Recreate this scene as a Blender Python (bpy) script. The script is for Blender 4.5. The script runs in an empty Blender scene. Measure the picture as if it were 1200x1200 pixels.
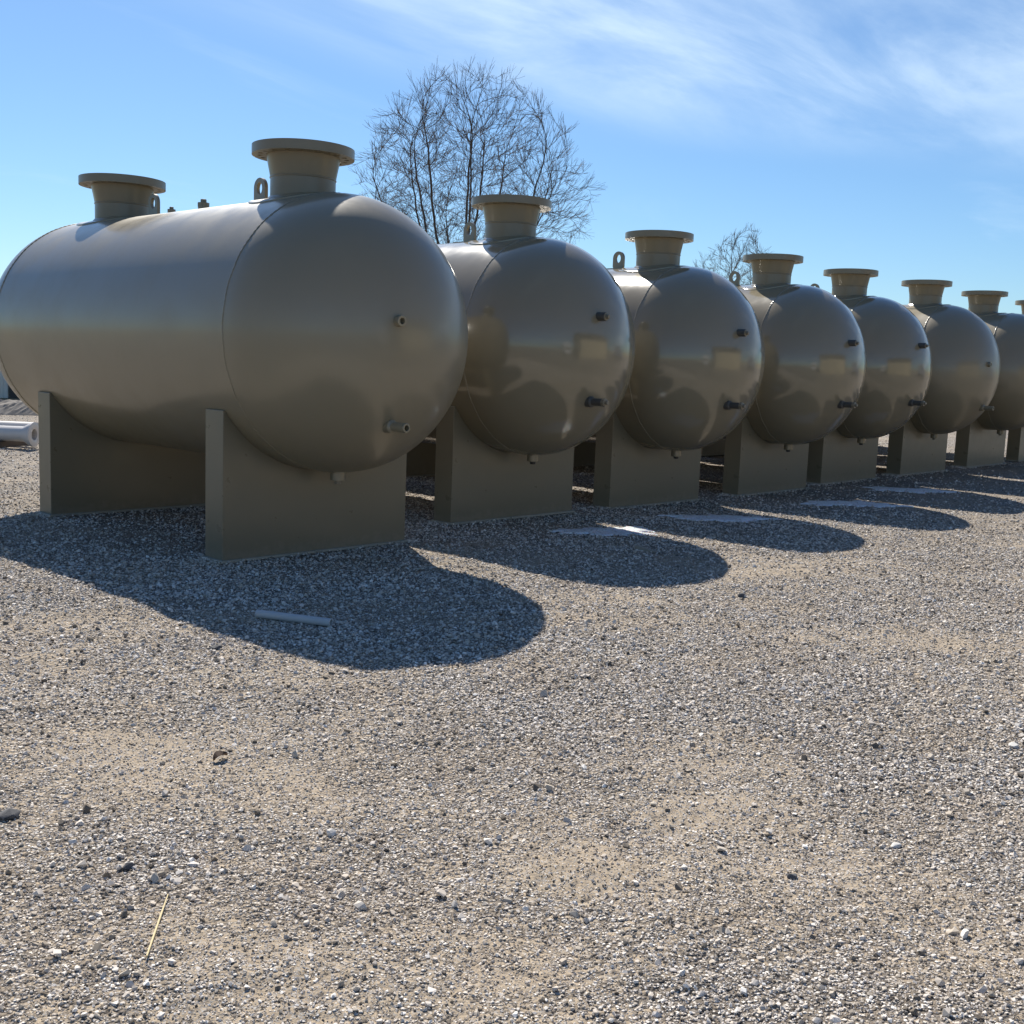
import bpy, bmesh, math, random
import numpy as np
from mathutils import Vector, Matrix

SC = bpy.context.scene
COL = SC.collection
R_ = math.radians

# ------------------------------------------------------------------ camera
FPX, PITCH, ROLL, YAW, CAMH = 1301.7, 0.1310, 0.03917, 0.81627, 1.6     # focal length in pixels of a 1200 px frame
fw = Vector((math.sin(YAW)*math.cos(PITCH), math.cos(YAW)*math.cos(PITCH), -math.sin(PITCH)))
rt = Vector((math.cos(YAW), -math.sin(YAW), 0)); up = rt.cross(fw)
rt, up = math.cos(ROLL)*rt + math.sin(ROLL)*up, -math.sin(ROLL)*rt + math.cos(ROLL)*up
cam = bpy.data.cameras.new('camera'); cam_ob = bpy.data.objects.new('camera', cam); COL.objects.link(cam_ob)
m = Matrix((rt, up, -fw)).transposed().to_4x4(); m.translation = (0, 0, CAMH)
cam_ob.matrix_world = m
cam.sensor_fit = 'HORIZONTAL'; cam.sensor_width = 36; cam.lens = 36*FPX/1200
cam.clip_start = 0.05; cam.clip_end = 8000
SC.camera = cam_ob

# ------------------------------------------------------------------ sky
SUN_AZ, SUN_EL = R_(61.74), R_(43.84)          # azimuth from +X, counter-clockwise
world = bpy.data.worlds.new('World'); SC.world = world; world.use_nodes = True
wt = world.node_tree; wn = wt.nodes; wl = wt.links
bg = wn['Background']; bg.inputs[1].default_value = 0.060
sky = wn.new('ShaderNodeTexSky'); sky.sky_type = 'NISHITA'; sky.sun_disc = False
sky.sun_elevation = SUN_EL; sky.sun_rotation = math.pi/2 - SUN_AZ
sky.air_density = 1.0; sky.dust_density = 0.3; sky.ozone_density = 3.0; sky.altitude = 200

def mathn(nt, op, a, b=None, c=None, clamp=False):
    n = nt.nodes.new('ShaderNodeMath'); n.operation = op; n.use_clamp = clamp
    for i, v in enumerate((a, b, c)):
        if v is None: continue
        if isinstance(v, (int, float)): n.inputs[i].default_value = v
        else: nt.links.new(v, n.inputs[i])
    return n.outputs[0]
def mapr(nt, v, a, b, c=0., d=1., smooth=True):
    n = nt.nodes.new('ShaderNodeMapRange'); n.interpolation_type = 'SMOOTHSTEP' if smooth else 'LINEAR'
    nt.links.new(v, n.inputs[0])
    for i, x in zip((1, 2, 3, 4), (a, b, c, d)): n.inputs[i].default_value = x
    return n.outputs[0]
def noise(nt, vec, scale, detail=4., rough=.5, dist=0.):
    n = nt.nodes.new('ShaderNodeTexNoise'); n.inputs['Scale'].default_value = scale
    n.inputs['Detail'].default_value = detail; n.inputs['Roughness'].default_value = rough
    n.inputs['Distortion'].default_value = dist
    if vec is not None: nt.links.new(vec, n.inputs['Vector'])
    return n.outputs
def mixc(nt, fac, a, b, mode='MIX'):
    n = nt.nodes.new('ShaderNodeMix'); n.data_type = 'RGBA'; n.blend_type = mode
    if isinstance(fac, (int, float)): n.inputs[0].default_value = fac
    else: nt.links.new(fac, n.inputs[0])
    for i, v in ((6, a), (7, b)):
        if isinstance(v, tuple): n.inputs[i].default_value = (*v[:3], 1)
        else: nt.links.new(v, n.inputs[i])
    return n.outputs[2]
def ramp(nt, fac, stops, interp='LINEAR'):
    n = nt.nodes.new('ShaderNodeValToRGB'); cr = n.color_ramp; cr.interpolation = interp
    while len(cr.elements) > 1: cr.elements.remove(cr.elements[-1])
    for i, (p, c) in enumerate(stops):
        e = cr.elements[0] if i == 0 else cr.elements.new(p)
        e.position = p; e.color = (*c, 1)
    nt.links.new(fac, n.inputs[0]); return n.outputs[0]

tc = wn.new('ShaderNodeTexCoord'); sp = wn.new('ShaderNodeSeparateXYZ'); wl.new(tc.outputs['Generated'], sp.inputs[0])
den = mathn(wt, 'ADD', mathn(wt, 'MAXIMUM', sp.outputs[2], 0.), .1)
cu = mathn(wt, 'DIVIDE', sp.outputs[0], den); cv = mathn(wt, 'DIVIDE', sp.outputs[1], den)
cb = wn.new('ShaderNodeCombineXYZ'); wl.new(cu, cb.inputs[0]); wl.new(cv, cb.inputs[1])
mp = wn.new('ShaderNodeMapping'); wl.new(cb.outputs[0], mp.inputs[0])
mp.inputs['Rotation'].default_value = (0, 0, R_(27)); mp.inputs['Scale'].default_value = (.6, 1.45, 1)
cirrus = noise(wt, mp.outputs[0], 1.5, 9, .60, .35)[0]
soft = noise(wt, cb.outputs[0], .9, 3, .5, .3)[0]
wsum = mathn(wt, 'ADD', cu, cv)
mask = mathn(wt, 'MULTIPLY', mapr(wt, wsum, 5.0, 3.7), mapr(wt, cv, 2.35, 1.75))
mask = mathn(wt, 'MULTIPLY', mask, mapr(wt, wsum, 1.7, 3.1))       # cirrus faded out overhead, above the view, to cut sky fill in shadows
mask = mathn(wt, 'MULTIPLY', mask, mapr(wt, soft, .3, .55, .45, 1))
veil = mapr(wt, noise(wt, mp.outputs[0], .9, 5, .5, .2)[0], .3, .75)
dens = mathn(wt, 'MULTIPLY', mathn(wt, 'ADD', mathn(wt, 'MULTIPLY', mapr(wt, cirrus, .34, .70), .75), mathn(wt, 'MULTIPLY', veil, .62)), mask)
lite = mathn(wt, 'MULTIPLY', mapr(wt, noise(wt, mp.outputs[0], 1.1, 7, .6, .6)[0], .56, .8), .3)
dens = mathn(wt, 'ADD', mathn(wt, 'MULTIPLY', dens, .85), mathn(wt, 'MULTIPLY', lite, mapr(wt, sp.outputs[2], .02, .2)), clamp=True)
skyc = mixc(wt, dens, mixc(wt, 1., sky.outputs[0], (.86, 1.10, 1.30), 'MULTIPLY'), (9.0, 11.2, 13.4))
wl.new(skyc, bg.inputs[0])

# ------------------------------------------------------------------ sun
sun = bpy.data.lights.new('sun', 'SUN'); sun.energy = 5.0; sun.angle = R_(.53); sun.color = (1, .94, .84)
sun_ob = bpy.data.objects.new('sun', sun); COL.objects.link(sun_ob)
sd = Vector((math.cos(SUN_AZ)*math.cos(SUN_EL), math.sin(SUN_AZ)*math.cos(SUN_EL), math.sin(SUN_EL)))
sun_ob.rotation_euler = sd.to_track_quat('Z', 'Y').to_euler(); sun_ob.location = sd*60

vs = SC.view_settings; vs.view_transform = 'Standard'; vs.look = 'None'; vs.gamma = 1; vs.use_curve_mapping = False
vs.exposure = 0.58

# ------------------------------------------------------------------ helpers
def link(name, me, mat=None, parent=None, loc=None, smooth=False):
    o = bpy.data.objects.new(name, me); COL.objects.link(o)
    if mat is not None and me is not None and len(me.materials) == 0: me.materials.append(mat)
    if parent is not None: o.parent = parent
    if loc is not None: o.location = loc
    if smooth: me.polygons.foreach_set('use_smooth', [True]*len(me.polygons))
    return o
def mesh(name, v, f):
    me = bpy.data.meshes.new(name); me.from_pydata([tuple(p) for p in v], [], f); me.update(); return me
def tag(o, label=None, cat=None, group=None, kind=None):
    for k, x in (('label', label), ('category', cat), ('group', group), ('kind', kind)):
        if x: o[k] = x
    return o
def empty(name, loc=(0, 0, 0), rz=0):
    o = bpy.data.objects.new(name, None); COL.objects.link(o); o.location = loc; o.rotation_euler.z = rz
    o.empty_display_size = .2; return o
def copy_tree(o, parent=None):
    c = o.copy(); COL.objects.link(c); c.parent = parent
    for ch in list(o.children): copy_tree(ch, c)
    return c
def lathe(prof, n=32, axis='Z', close=False):
    """prof = list of (radius, along); open ends are left open unless radius is 0"""
    v, f = [], []
    for r, a in prof:
        for k in range(n):
            t = 2*math.pi*k/n
            p = (r*math.cos(t), r*math.sin(t), a)
            v.append(p if axis == 'Z' else (p[0], -p[2], p[1]))       # 'Y': along runs toward -Y
    m_ = len(prof)
    for i in range(m_-1 if not close else m_):
        j = (i+1) % m_
        for k in range(n):
            q = (k+1) % n
            f.append((i*n+k, i*n+q, j*n+q, j*n+k))
    return v, f
def auto_smooth(o, ang=35):
    o.data.polygons.foreach_set('use_smooth', [True]*len(o.data.polygons))
    bm = bmesh.new(); bm.from_mesh(o.data); bmesh.ops.remove_doubles(bm, verts=bm.verts, dist=1e-5)
    bmesh.ops.recalc_face_normals(bm, faces=bm.faces)
    for e in bm.edges:
        if len(e.link_faces) == 2: e.smooth = e.calc_face_angle(0) < R_(ang)
    bm.to_mesh(o.data); bm.free(); return o
def boxmesh(name, x0, x1, y0, y1, z0, z1, bev=0.):
    bm = bmesh.new(); bmesh.ops.create_cube(bm, size=1)
    for v in bm.verts: v.co = (x0+(v.co.x+.5)*(x1-x0), y0+(v.co.y+.5)*(y1-y0), z0+(v.co.z+.5)*(z1-z0))
    if bev: bmesh.ops.bevel(bm, geom=bm.edges[:], offset=bev, segments=2, affect='EDGES', profile=.5)
    me = bpy.data.meshes.new(name); bm.to_mesh(me); bm.free(); return me
def tubes(paths, sides=5):
    """paths: list of (points, radii) -> one vertex/face list"""
    V, F = [], []
    for pts, rad in paths:
        n = len(pts); base = len(V)
        for i in range(n):
            d = (pts[min(i+1, n-1)] - pts[max(i-1, 0)]); d.normalize()
            a = d.cross(Vector((.31, .17, .93))); a.normalize(); b = d.cross(a)
            for k in range(sides):
                t = 2*math.pi*k/sides
                V.append(pts[i] + rad[i]*(math.cos(t)*a + math.sin(t)*b))
        for i in range(n-1):
            for k in range(sides):
                q = (k+1) % sides
                F.append((base+i*sides+k, base+i*sides+q, base+(i+1)*sides+q, base+(i+1)*sides+k))
        F.append(tuple(base+(n-1)*sides+k for k in range(sides)))
        F.append(tuple(base+k for k in reversed(range(sides))))
    return V, F

# numpy value noise for the ground
def vnoise(x, y, seed):
    xi = np.floor(x).astype(np.int64); yi = np.floor(y).astype(np.int64); fx = x-xi; fy = y-yi
    fx = fx*fx*(3-2*fx); fy = fy*fy*(3-2*fy)
    def h(a, b):
        n = (a*374761393 + b*668265263 + seed*974634777) & 0x7fffffff
        n = ((n ^ (n >> 13))*1274126177) & 0x7fffffff
        return ((n ^ (n >> 16)) & 0xffff)/65535.
    return (h(xi, yi)*(1-fx)+h(xi+1, yi)*fx)*(1-fy)+(h(xi, yi+1)*(1-fx)+h(xi+1, yi+1)*fx)*fy

# ------------------------------------------------------------------ layout of the tank row
# X, Y of the front tangent line, saddle offset, nozzle offset, ground level
TANKS = [(5.526, 7.110, .246, .552, .009), (8.441, 7.640, .257, .470, .012), (11.102, 7.724, .291, .459, -.028),
         (13.841, 7.767, .218, .476, -.028), (16.311, 7.904, .182, .424, -.005), (18.827, 7.810, .168, .393, .031),
         (21.589, 7.706, .246, .563, .059), (24.28, 7.72, .246, .50, .07)]
TX = np.array([t[0] for t in TANKS]); TZ = np.array([t[4] for t in TANKS])
def pix(px, py):                                     # photo pixel -> point on level ground
    d = rt*((px-600)/FPX) - up*((py-600)/FPX) + fw
    k = -CAMH/d.z; return d.x*k, d.y*k
TR = [np.array(pix(*p)) for p in ((628, 1050), (800, 955))]          # tyre print in the sandy patch
TRD = (TR[1]-TR[0]); TRL = np.linalg.norm(TRD); TRD /= TRL
def track(x, y):
    s = (x-TR[0][0])*TRD[0]+(y-TR[0][1])*TRD[1]; w = -(x-TR[0][0])*TRD[1]+(y-TR[0][1])*TRD[0]
    inside = np.clip((s+.15)/.2, 0, 1)*np.clip((TRL+.25-s)/.25, 0, 1)*np.clip((.17-np.abs(w))/.04, 0, 1)
    ph = (s + .5*np.abs(w))/.085; lug = np.clip((np.abs((ph % 1)-.5)-.16)*8, 0, 1)
    col = np.clip((np.abs(((w/.085+50) % 1)-.5)-.1)*10, 0, 1)
    wear = np.clip(vnoise(x*5, y*5, 77)*2.4-.7, 0, 1)
    return inside*wear, inside*lug*col*wear
def height(x, y):
    row = np.interp(x, TX, TZ)*np.clip(1-np.abs(y-8.5)/9, 0, 1)
    nearbase = np.exp(-np.clip(np.abs(y-9)-2.2, 0, 99)**2/2.)*((x > 3.5) & (x < 27))
    u = (vnoise(x*.7, y*.7, 1)-.5)*.035 + (vnoise(x*2.3, y*2.3, 2)-.5)*.02
    g = (vnoise(x*8, y*8, 3)-.5)*.014 + (vnoise(x*21, y*21, 4)-.5)*.008
    d = np.hypot(x, y)
    far = np.clip((d-40)/200, 0, 1)*(vnoise(x*.01, y*.01, 5)-.5)*3
    return row + u*(1-.85*nearbase)*np.clip(1.4-d/60, 0, 1) + g*np.clip(1.3-d/25, 0, 1) + far - .004 + track(x, y)[1]*.008
def hz(x, y): return float(height(np.array([x]), np.array([y]))[0])
SAND = [(850, 925, .85, .62), (970, 1035, .65, .72), (700, 1010, .55, .75), (230, 905, .8, .5), (90, 865, .6, .42), (560, 900, .7, .35),
        (300, 1130, .5, .5), (60, 1020, .35, .5), (620, 1170, .45, .55), (900, 690, 1.5, .35), (1150, 770, 1.2, .3), (450, 830, .8, .35), (960, 1180, .3, .4)]
SANDP = [(*pix(a, b), r, w) for a, b, r, w in SAND]
STONY = [(*pix(a, b), r) for a, b, r in ((1060, 930, .6), (1180, 1000, .5), (640, 850, .9), (900, 830, 1.2), (150, 1000, .45), (1000, 1150, .35), (80, 1150, .3), (330, 1040, .35))]
def gravel_density(x, y):
    s = np.zeros_like(x)
    for a, b, r, w in SANDP: s = np.maximum(s, w*np.exp(-(((x-a)**2+(y-b)**2)/(r*r))))
    n = .36*vnoise(x*1.3, y*1.3, 11)+.32*vnoise(x*3.7, y*3.7, 12)+.32*vnoise(x*12, y*12, 13)
    st = np.zeros_like(x)
    for a, b, r in STONY: st = np.maximum(st, np.exp(-(((x-a)**2+(y-b)**2)/(r*r))))
    q = x*rt.x+y*rt.y; p = x*fw.x+y*fw.y                                  # wheel-worn bands run across the yard
    band = vnoise(q*.35+3, p*1.9, 41)*.6+vnoise(q*1.1, p*4.5, 42)*.4
    g = .80 - .85*s + (n-.5)*1.1 + .40*st + (band-.5)*.75
    return np.clip(g - track(x, y)[0]*.3, 0, 1)

# ------------------------------------------------------------------ materials
def new_mat(name):
    mt = bpy.data.materials.new(name); mt.use_nodes = True
    nt = mt.node_tree; return mt, nt, nt.nodes['Principled BSDF']
def objco(nt):
    t = nt.nodes.new('ShaderNodeTexCoord'); return t.outputs['Object']
def bump(nt, h, strength, dist, b, normal=None):
    n = nt.nodes.new('ShaderNodeBump'); n.inputs['Strength'].default_value = strength; n.inputs['Distance'].default_value = dist
    nt.links.new(h, n.inputs['Height'])
    if normal is not None: nt.links.new(normal, n.inputs['Normal'])
    nt.links.new(n.outputs[0], b.inputs['Normal']); return n.outputs[0]
def simple(name, col, rough=.6, metal=0., var=.12, scale=6., bumps=0.):
    mt, nt, b = new_mat(name); co = objco(nt)
    n = noise(nt, co, scale, 6, .6)[0]
    c = mixc(nt, n, tuple(x*(1-var) for x in col), tuple(min(1, x*(1+var)) for x in col)); nt.links.new(c, b.inputs['Base Color'])
    b.inputs['Roughness'].default_value = rough; b.inputs['Metallic'].default_value = metal
    if bumps: bump(nt, noise(nt, co, scale*8, 5, .6)[0], bumps, .004, b)
    return mt
def paint(name, rough, coat, var=.03, dust=.15, shade=1., crough=None):
    mt, nt, b = new_mat(name); co = objco(nt)
    base = tuple(x*shade for x in (.242, .203, .132))
    n1 = noise(nt, co, 1.1, 5, .55, .4)[0]; n2 = noise(nt, co, 9, 5, .65)[0]
    c = mixc(nt, n1, tuple(x*(1-var) for x in base), tuple(x*(1+var) for x in base))
    # a thin film of yard dust, heavier where the noise says so
    c = mixc(nt, mathn(nt, 'MULTIPLY', mapr(nt, n2, .45, .8), dust), c, (.27, .24, .19))
    # faint vertical rain runs
    mpn = nt.nodes.new('ShaderNodeMapping'); nt.links.new(co, mpn.inputs[0]); mpn.inputs['Scale'].default_value = (9, 9, .5)
    runs = mapr(nt, noise(nt, mpn.outputs[0], 1.6, 4, .6)[0], .58, .75)
    c = mixc(nt, mathn(nt, 'MULTIPLY', runs, dust*.7), c, (.25, .22, .18)); nt.links.new(c, b.inputs['Base Color'])
    r = mapr(nt, noise(nt, co, 2.2, 6, .6)[0], .3, .75, rough*.8, rough*1.25); nt.links.new(r, b.inputs['Roughness'])
    b.inputs['Coat Weight'].default_value = coat; b.inputs['Coat Roughness'].default_value = crough or rough*.5
    b.inputs['IOR'].default_value = 1.5
    # gently uneven rolled plate plus the orange peel of sprayed paint
    big = nt.nodes.new('ShaderNodeBump'); big.inputs['Strength'].default_value = .05; big.inputs['Distance'].default_value = .02
    nt.links.new(noise(nt, co, 2.6, 2, .4)[0], big.inputs['Height'])
    bump(nt, noise(nt, co, 160, 2, .5)[0], .05, .002, b, big.outputs[0])
    return mt
M_SATIN = paint('satin_tan_paint', .36, .40, dust=.1, crough=.15)
M_GLOSS = paint('gloss_tan_paint', .16, .45, dust=.06, crough=.075)
M_NOZ = paint('nozzle_tan_paint', .36, .05, dust=.12, shade=.88)
def saddle_paint():
    mt, nt, b = new_mat('saddle_tan_paint'); co = objco(nt)
    c = mixc(nt, noise(nt, co, 3, 6, .6)[0], (.178, .150, .098), (.196, .166, .110))
    # mud splashed up from the yard: ragged, thickest along the foot of the plates
    sp = nt.nodes.new('ShaderNodeSeparateXYZ'); nt.links.new(co, sp.inputs[0])
    edge = mathn(nt, 'ADD', mapr(nt, sp.outputs[2], .0, .30, .75, .0), mathn(nt, 'MULTIPLY', mathn(nt, 'SUBTRACT', noise(nt, co, 14, 7, .7)[0], .5), 1.1))
    c = mixc(nt, mapr(nt, edge, .45, .85, 0, .45), c, (.27, .225, .17))
    nt.links.new(c, b.inputs['Base Color']); nt.links.new(mapr(nt, noise(nt, co, 5, 5, .6)[0], .3, .7, .27, .38), b.inputs['Roughness'])
    bump(nt, noise(nt, co, 24, 5, .6)[0], .05, .004, b); return mt
M_STEEL = saddle_paint()
M_EDGE = simple('scuffed_skylit_plate', (.34, .31, .25), .6, var=.2, scale=14)  # scuffed primer, lightened to paint in the sky light its edges catch
M_PLUG = simple('black_plug', (.018, .017, .016), .45)
M_NIPPLE = simple('dark_nipple', (.085, .078, .066), .6, var=.3, scale=20)  # one dark tone for the coupling and pipe bodies
M_HOLE = simple('dark_bore', (.015, .014, .013), .8)
M_PALE = simple('pale_pipe_coating', (.62, .58, .54), .35, var=.06)
M_WOOD = simple('weathered_timber', (.12, .09, .065), .85, var=.35, scale=12, bumps=.3)
M_PLANK = simple('grey_plank', (.30, .26, .21), .85, var=.3, scale=20, bumps=.3)
M_PVC = simple('grey_pipe_offcut', (.48, .48, .48), .5, var=.12, scale=10, bumps=.1)
M_STRAW = simple('dry_straw', (.62, .50, .27), .7)
M_LEAF = simple('brown_leaf', (.10, .055, .03), .7, var=.3)
M_BARK = simple('bare_bark', (.075, .058, .045), .9, var=.25, scale=5)
M_TWIG = simple('bare_twigs', (.085, .062, .050), .85, var=.25, scale=3)
M_SHED = simple('pale_ribbed_metal', (.72, .67, .58), .5, var=.06)
M_TANWALL = simple('tan_wall_metal', (.50, .42, .27), .55, var=.05)
M_BROWN = simple('brown_trim', (.06, .05, .04), .6)
M_WHITE = simple('white_vehicle_paint', (.75, .75, .74), .3, var=.03)
M_TYRE = simple('black_rubber', (.02, .02, .02), .8)
M_GLASS, _nt, _b = new_mat('dark_glass'); _b.inputs['Base Color'].default_value = (.02, .025, .03, 1); _b.inputs['Roughness'].default_value = .05
_nt.links.new(mixc(_nt, noise(_nt, objco(_nt), 3)[0], (.018, .022, .027), (.026, .03, .036)), _b.inputs['Base Color'])

def ground_material():
    mt, nt, b = new_mat('gravel_yard'); co = objco(nt); L = nt.links
    at = nt.nodes.new('ShaderNodeAttribute'); at.attribute_name = 'gravel'; g = at.outputs['Fac']
    at2 = nt.nodes.new('ShaderNodeAttribute'); at2.attribute_name = 'meadow'; md = at2.outputs['Fac']
    def voro(scale, rnd=1.):
        n = nt.nodes.new('ShaderNodeTexVoronoi'); n.inputs['Scale'].default_value = scale; n.inputs['Randomness'].default_value = rnd
        L.new(co, n.inputs['Vector']); s = nt.nodes.new('ShaderNodeSeparateColor'); L.new(n.outputs['Color'], s.inputs[0])
        return n.outputs['Distance'], s.outputs[0], s.outputs[1]
    d1, r1, q1 = voro(75); d2, r2, q2 = voro(34); d3, r3, q3 = voro(180)
    stones = [(0., (.06, .052, .047)), (.16, (.18, .16, .145)), (.36, (.44, .40, .36)), (.6, (.58, .53, .48)), (.82, (.72, .68, .63)), (1., (.88, .85, .81))]
    c1 = ramp(nt, r1, stones); c2 = ramp(nt, r2, stones)
    gc = mixc(nt, mapr(nt, q2, .55, .6, smooth=False), c1, c2)
    gap_shade = mixc(nt, r3, (.08, .068, .058), (.22, .185, .15))                  # fines between stones, darkened to paint in the shade of the gaps
    gc = mixc(nt, mapr(nt, d1, .36, .46), gc, gap_shade)
    n1 = noise(nt, co, 1.7, 6, .6)[0]; n2 = noise(nt, co, 120, 3, .7)[0]; n3 = noise(nt, co, 11, 5, .65)[0]
    sand = mixc(nt, n3, (.30, .235, .165), (.50, .41, .30))
    sand = mixc(nt, mapr(nt, n2, .35, .65), mixc(nt, .35, sand, (.12, .1, .08)), sand)
    sand = mixc(nt, mapr(nt, r3, .70, .74, smooth=False), sand, mixc(nt, .6, c1, (.07, .06, .05)))
    # which grains are stones and which are sand
    pick = mapr(nt, mathn(nt, 'ADD', g, mathn(nt, 'MULTIPLY', mathn(nt, 'SUBTRACT', q1, .5), .9)), .42, .58)
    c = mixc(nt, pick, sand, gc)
    # dust over the gravel, in large soft patches
    c = mixc(nt, mathn(nt, 'MULTIPLY', mapr(nt, n1, .38, .7), .30), c, (.40, .32, .23))
    grass = mixc(nt, noise(nt, co, 6, 8, .75)[0], (.17, .13, .065), (.46, .38, .24))
    c = mixc(nt, md, c, grass)
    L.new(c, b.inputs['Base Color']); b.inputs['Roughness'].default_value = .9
    b.inputs['Specular IOR Level'].default_value = .25
    h1 = mathn(nt, 'MULTIPLY', mathn(nt, 'SUBTRACT', .7, d1), mathn(nt, 'MULTIPLY', pick, .5))
    h2 = mathn(nt, 'MULTIPLY', mathn(nt, 'SUBTRACT', .7, d2), mathn(nt, 'MULTIPLY', g, .9))
    h = mathn(nt, 'ADD', mathn(nt, 'ADD', h1, h2), mathn(nt, 'MULTIPLY', n2, .18))
    bump(nt, h, 1., .028, b)
    return mt
M_GROUND = ground_material()
def stone_material():
    mt, nt, b = new_mat('crushed_stone'); L = nt.links
    oi = nt.nodes.new('ShaderNodeObjectInfo')
    c = ramp(nt, oi.outputs['Random'], [(0., (.07, .06, .052)), (.13, (.15, .132, .112)), (.24, (.42, .375, .315)), (.46, (.60, .53, .455)), (.66, (.56, .52, .485)), (.78, (.76, .72, .67)), (.90, (.80, .72, .64)), (1., (.92, .90, .86))])
    gp = nt.nodes.new('ShaderNodeNewGeometry').outputs['Position']
    n = noise(nt, gp, 1.7, 6, .6)[0]; n2 = noise(nt, gp, 240, 3, .6)[0]      # the same dust that lies on the ground lies on the stones
    c = mixc(nt, mathn(nt, 'ADD', mapr(nt, n, .38, .72, .04, .40), mapr(nt, n2, .4, .7, 0, .22)), c, (.40, .32, .23))
    L.new(c, b.inputs['Base Color']); b.inputs['Roughness'].default_value = .85
    b.inputs['Specular IOR Level'].default_value = .3
    return mt
M_STONE = stone_material()
M_ICE, nt_, b_ = new_mat('melting_ice')
ic_ = mixc(nt_, noise(nt_, objco(nt_), 14, 6, .7)[0], (.62, .65, .69), (.90, .91, .93))
ic_ = mixc(nt_, mapr(nt_, noise(nt_, objco(nt_), 45, 5, .75, .5)[0], .54, .61), ic_, (.24, .21, .18))     # grit frozen into it
nt_.links.new(ic_, b_.inputs['Base Color'])
b_.inputs['Roughness'].default_value = .35; b_.inputs['Subsurface Weight'].default_value = .2
bump(nt_, noise(nt_, objco(nt_), 30, 5, .6)[0], .5, .01, b_)

# ------------------------------------------------------------------ ground: one sheet out to the horizon
FWD = math.pi/2 - YAW
def ground():
    a_f = np.linspace(FWD-R_(34), FWD+R_(34), 620); a_c = np.linspace(FWD+R_(34), FWD-R_(34)+2*math.pi, 110)[1:-1]
    A = np.concatenate([a_f, a_c]); na = len(A)
    r = [1.3]
    while r[-1] < 30: r.append(r[-1]*1.0065)
    while r[-1] < 3500: r.append(r[-1]*1.06)
    Rr = np.array(r); nr = len(Rr)
    x = (Rr[:, None]*np.cos(A)[None]).ravel(); y = (Rr[:, None]*np.sin(A)[None]).ravel()
    z = height(x, y)
    v = np.stack([x, y, z], 1); v = np.vstack([v, [[0, 0, 0]]])
    i = np.arange(nr-1)[:, None]*na; k = np.arange(na)[None]; q = (k+1) % na
    f = np.stack([i+k, i+na+k, i+na+q, i+q], -1).reshape(-1, 4)
    me = bpy.data.meshes.new('ground')
    nq = len(f); c = len(v)-1
    tri = np.stack([np.full(na, c), np.arange(na), (np.arange(na)+1) % na], 1)
    me.vertices.add(len(v)); me.vertices.foreach_set('co', v.ravel())
    loops = np.concatenate([f.ravel(), tri.ravel()]); me.loops.add(len(loops)); me.loops.foreach_set('vertex_index', loops)
    st = np.concatenate([np.arange(nq)*4, nq*4+np.arange(na)*3]); me.polygons.add(len(st)); me.polygons.foreach_set('loop_start', st)
    me.polygons.foreach_set('use_smooth', np.ones(len(st), bool))
    me.update(calc_edges=True); me.validate()
    at = me.attributes.new('gravel', 'FLOAT', 'POINT'); at.data.foreach_set('value', gravel_density(v[:, 0], v[:, 1]))
    d = np.hypot(v[:, 0], v[:, 1])
    md = np.clip((v[:, 1]-24-6*vnoise(v[:, 0]*.2, v[:, 1]*.2, 31))/6, 0, 1); md = np.maximum(md, np.clip((d-60)/30, 0, 1))
    at = me.attributes.new('meadow', 'FLOAT', 'POINT'); at.data.foreach_set('value', md)
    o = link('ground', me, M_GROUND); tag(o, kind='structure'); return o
ground()

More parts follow.
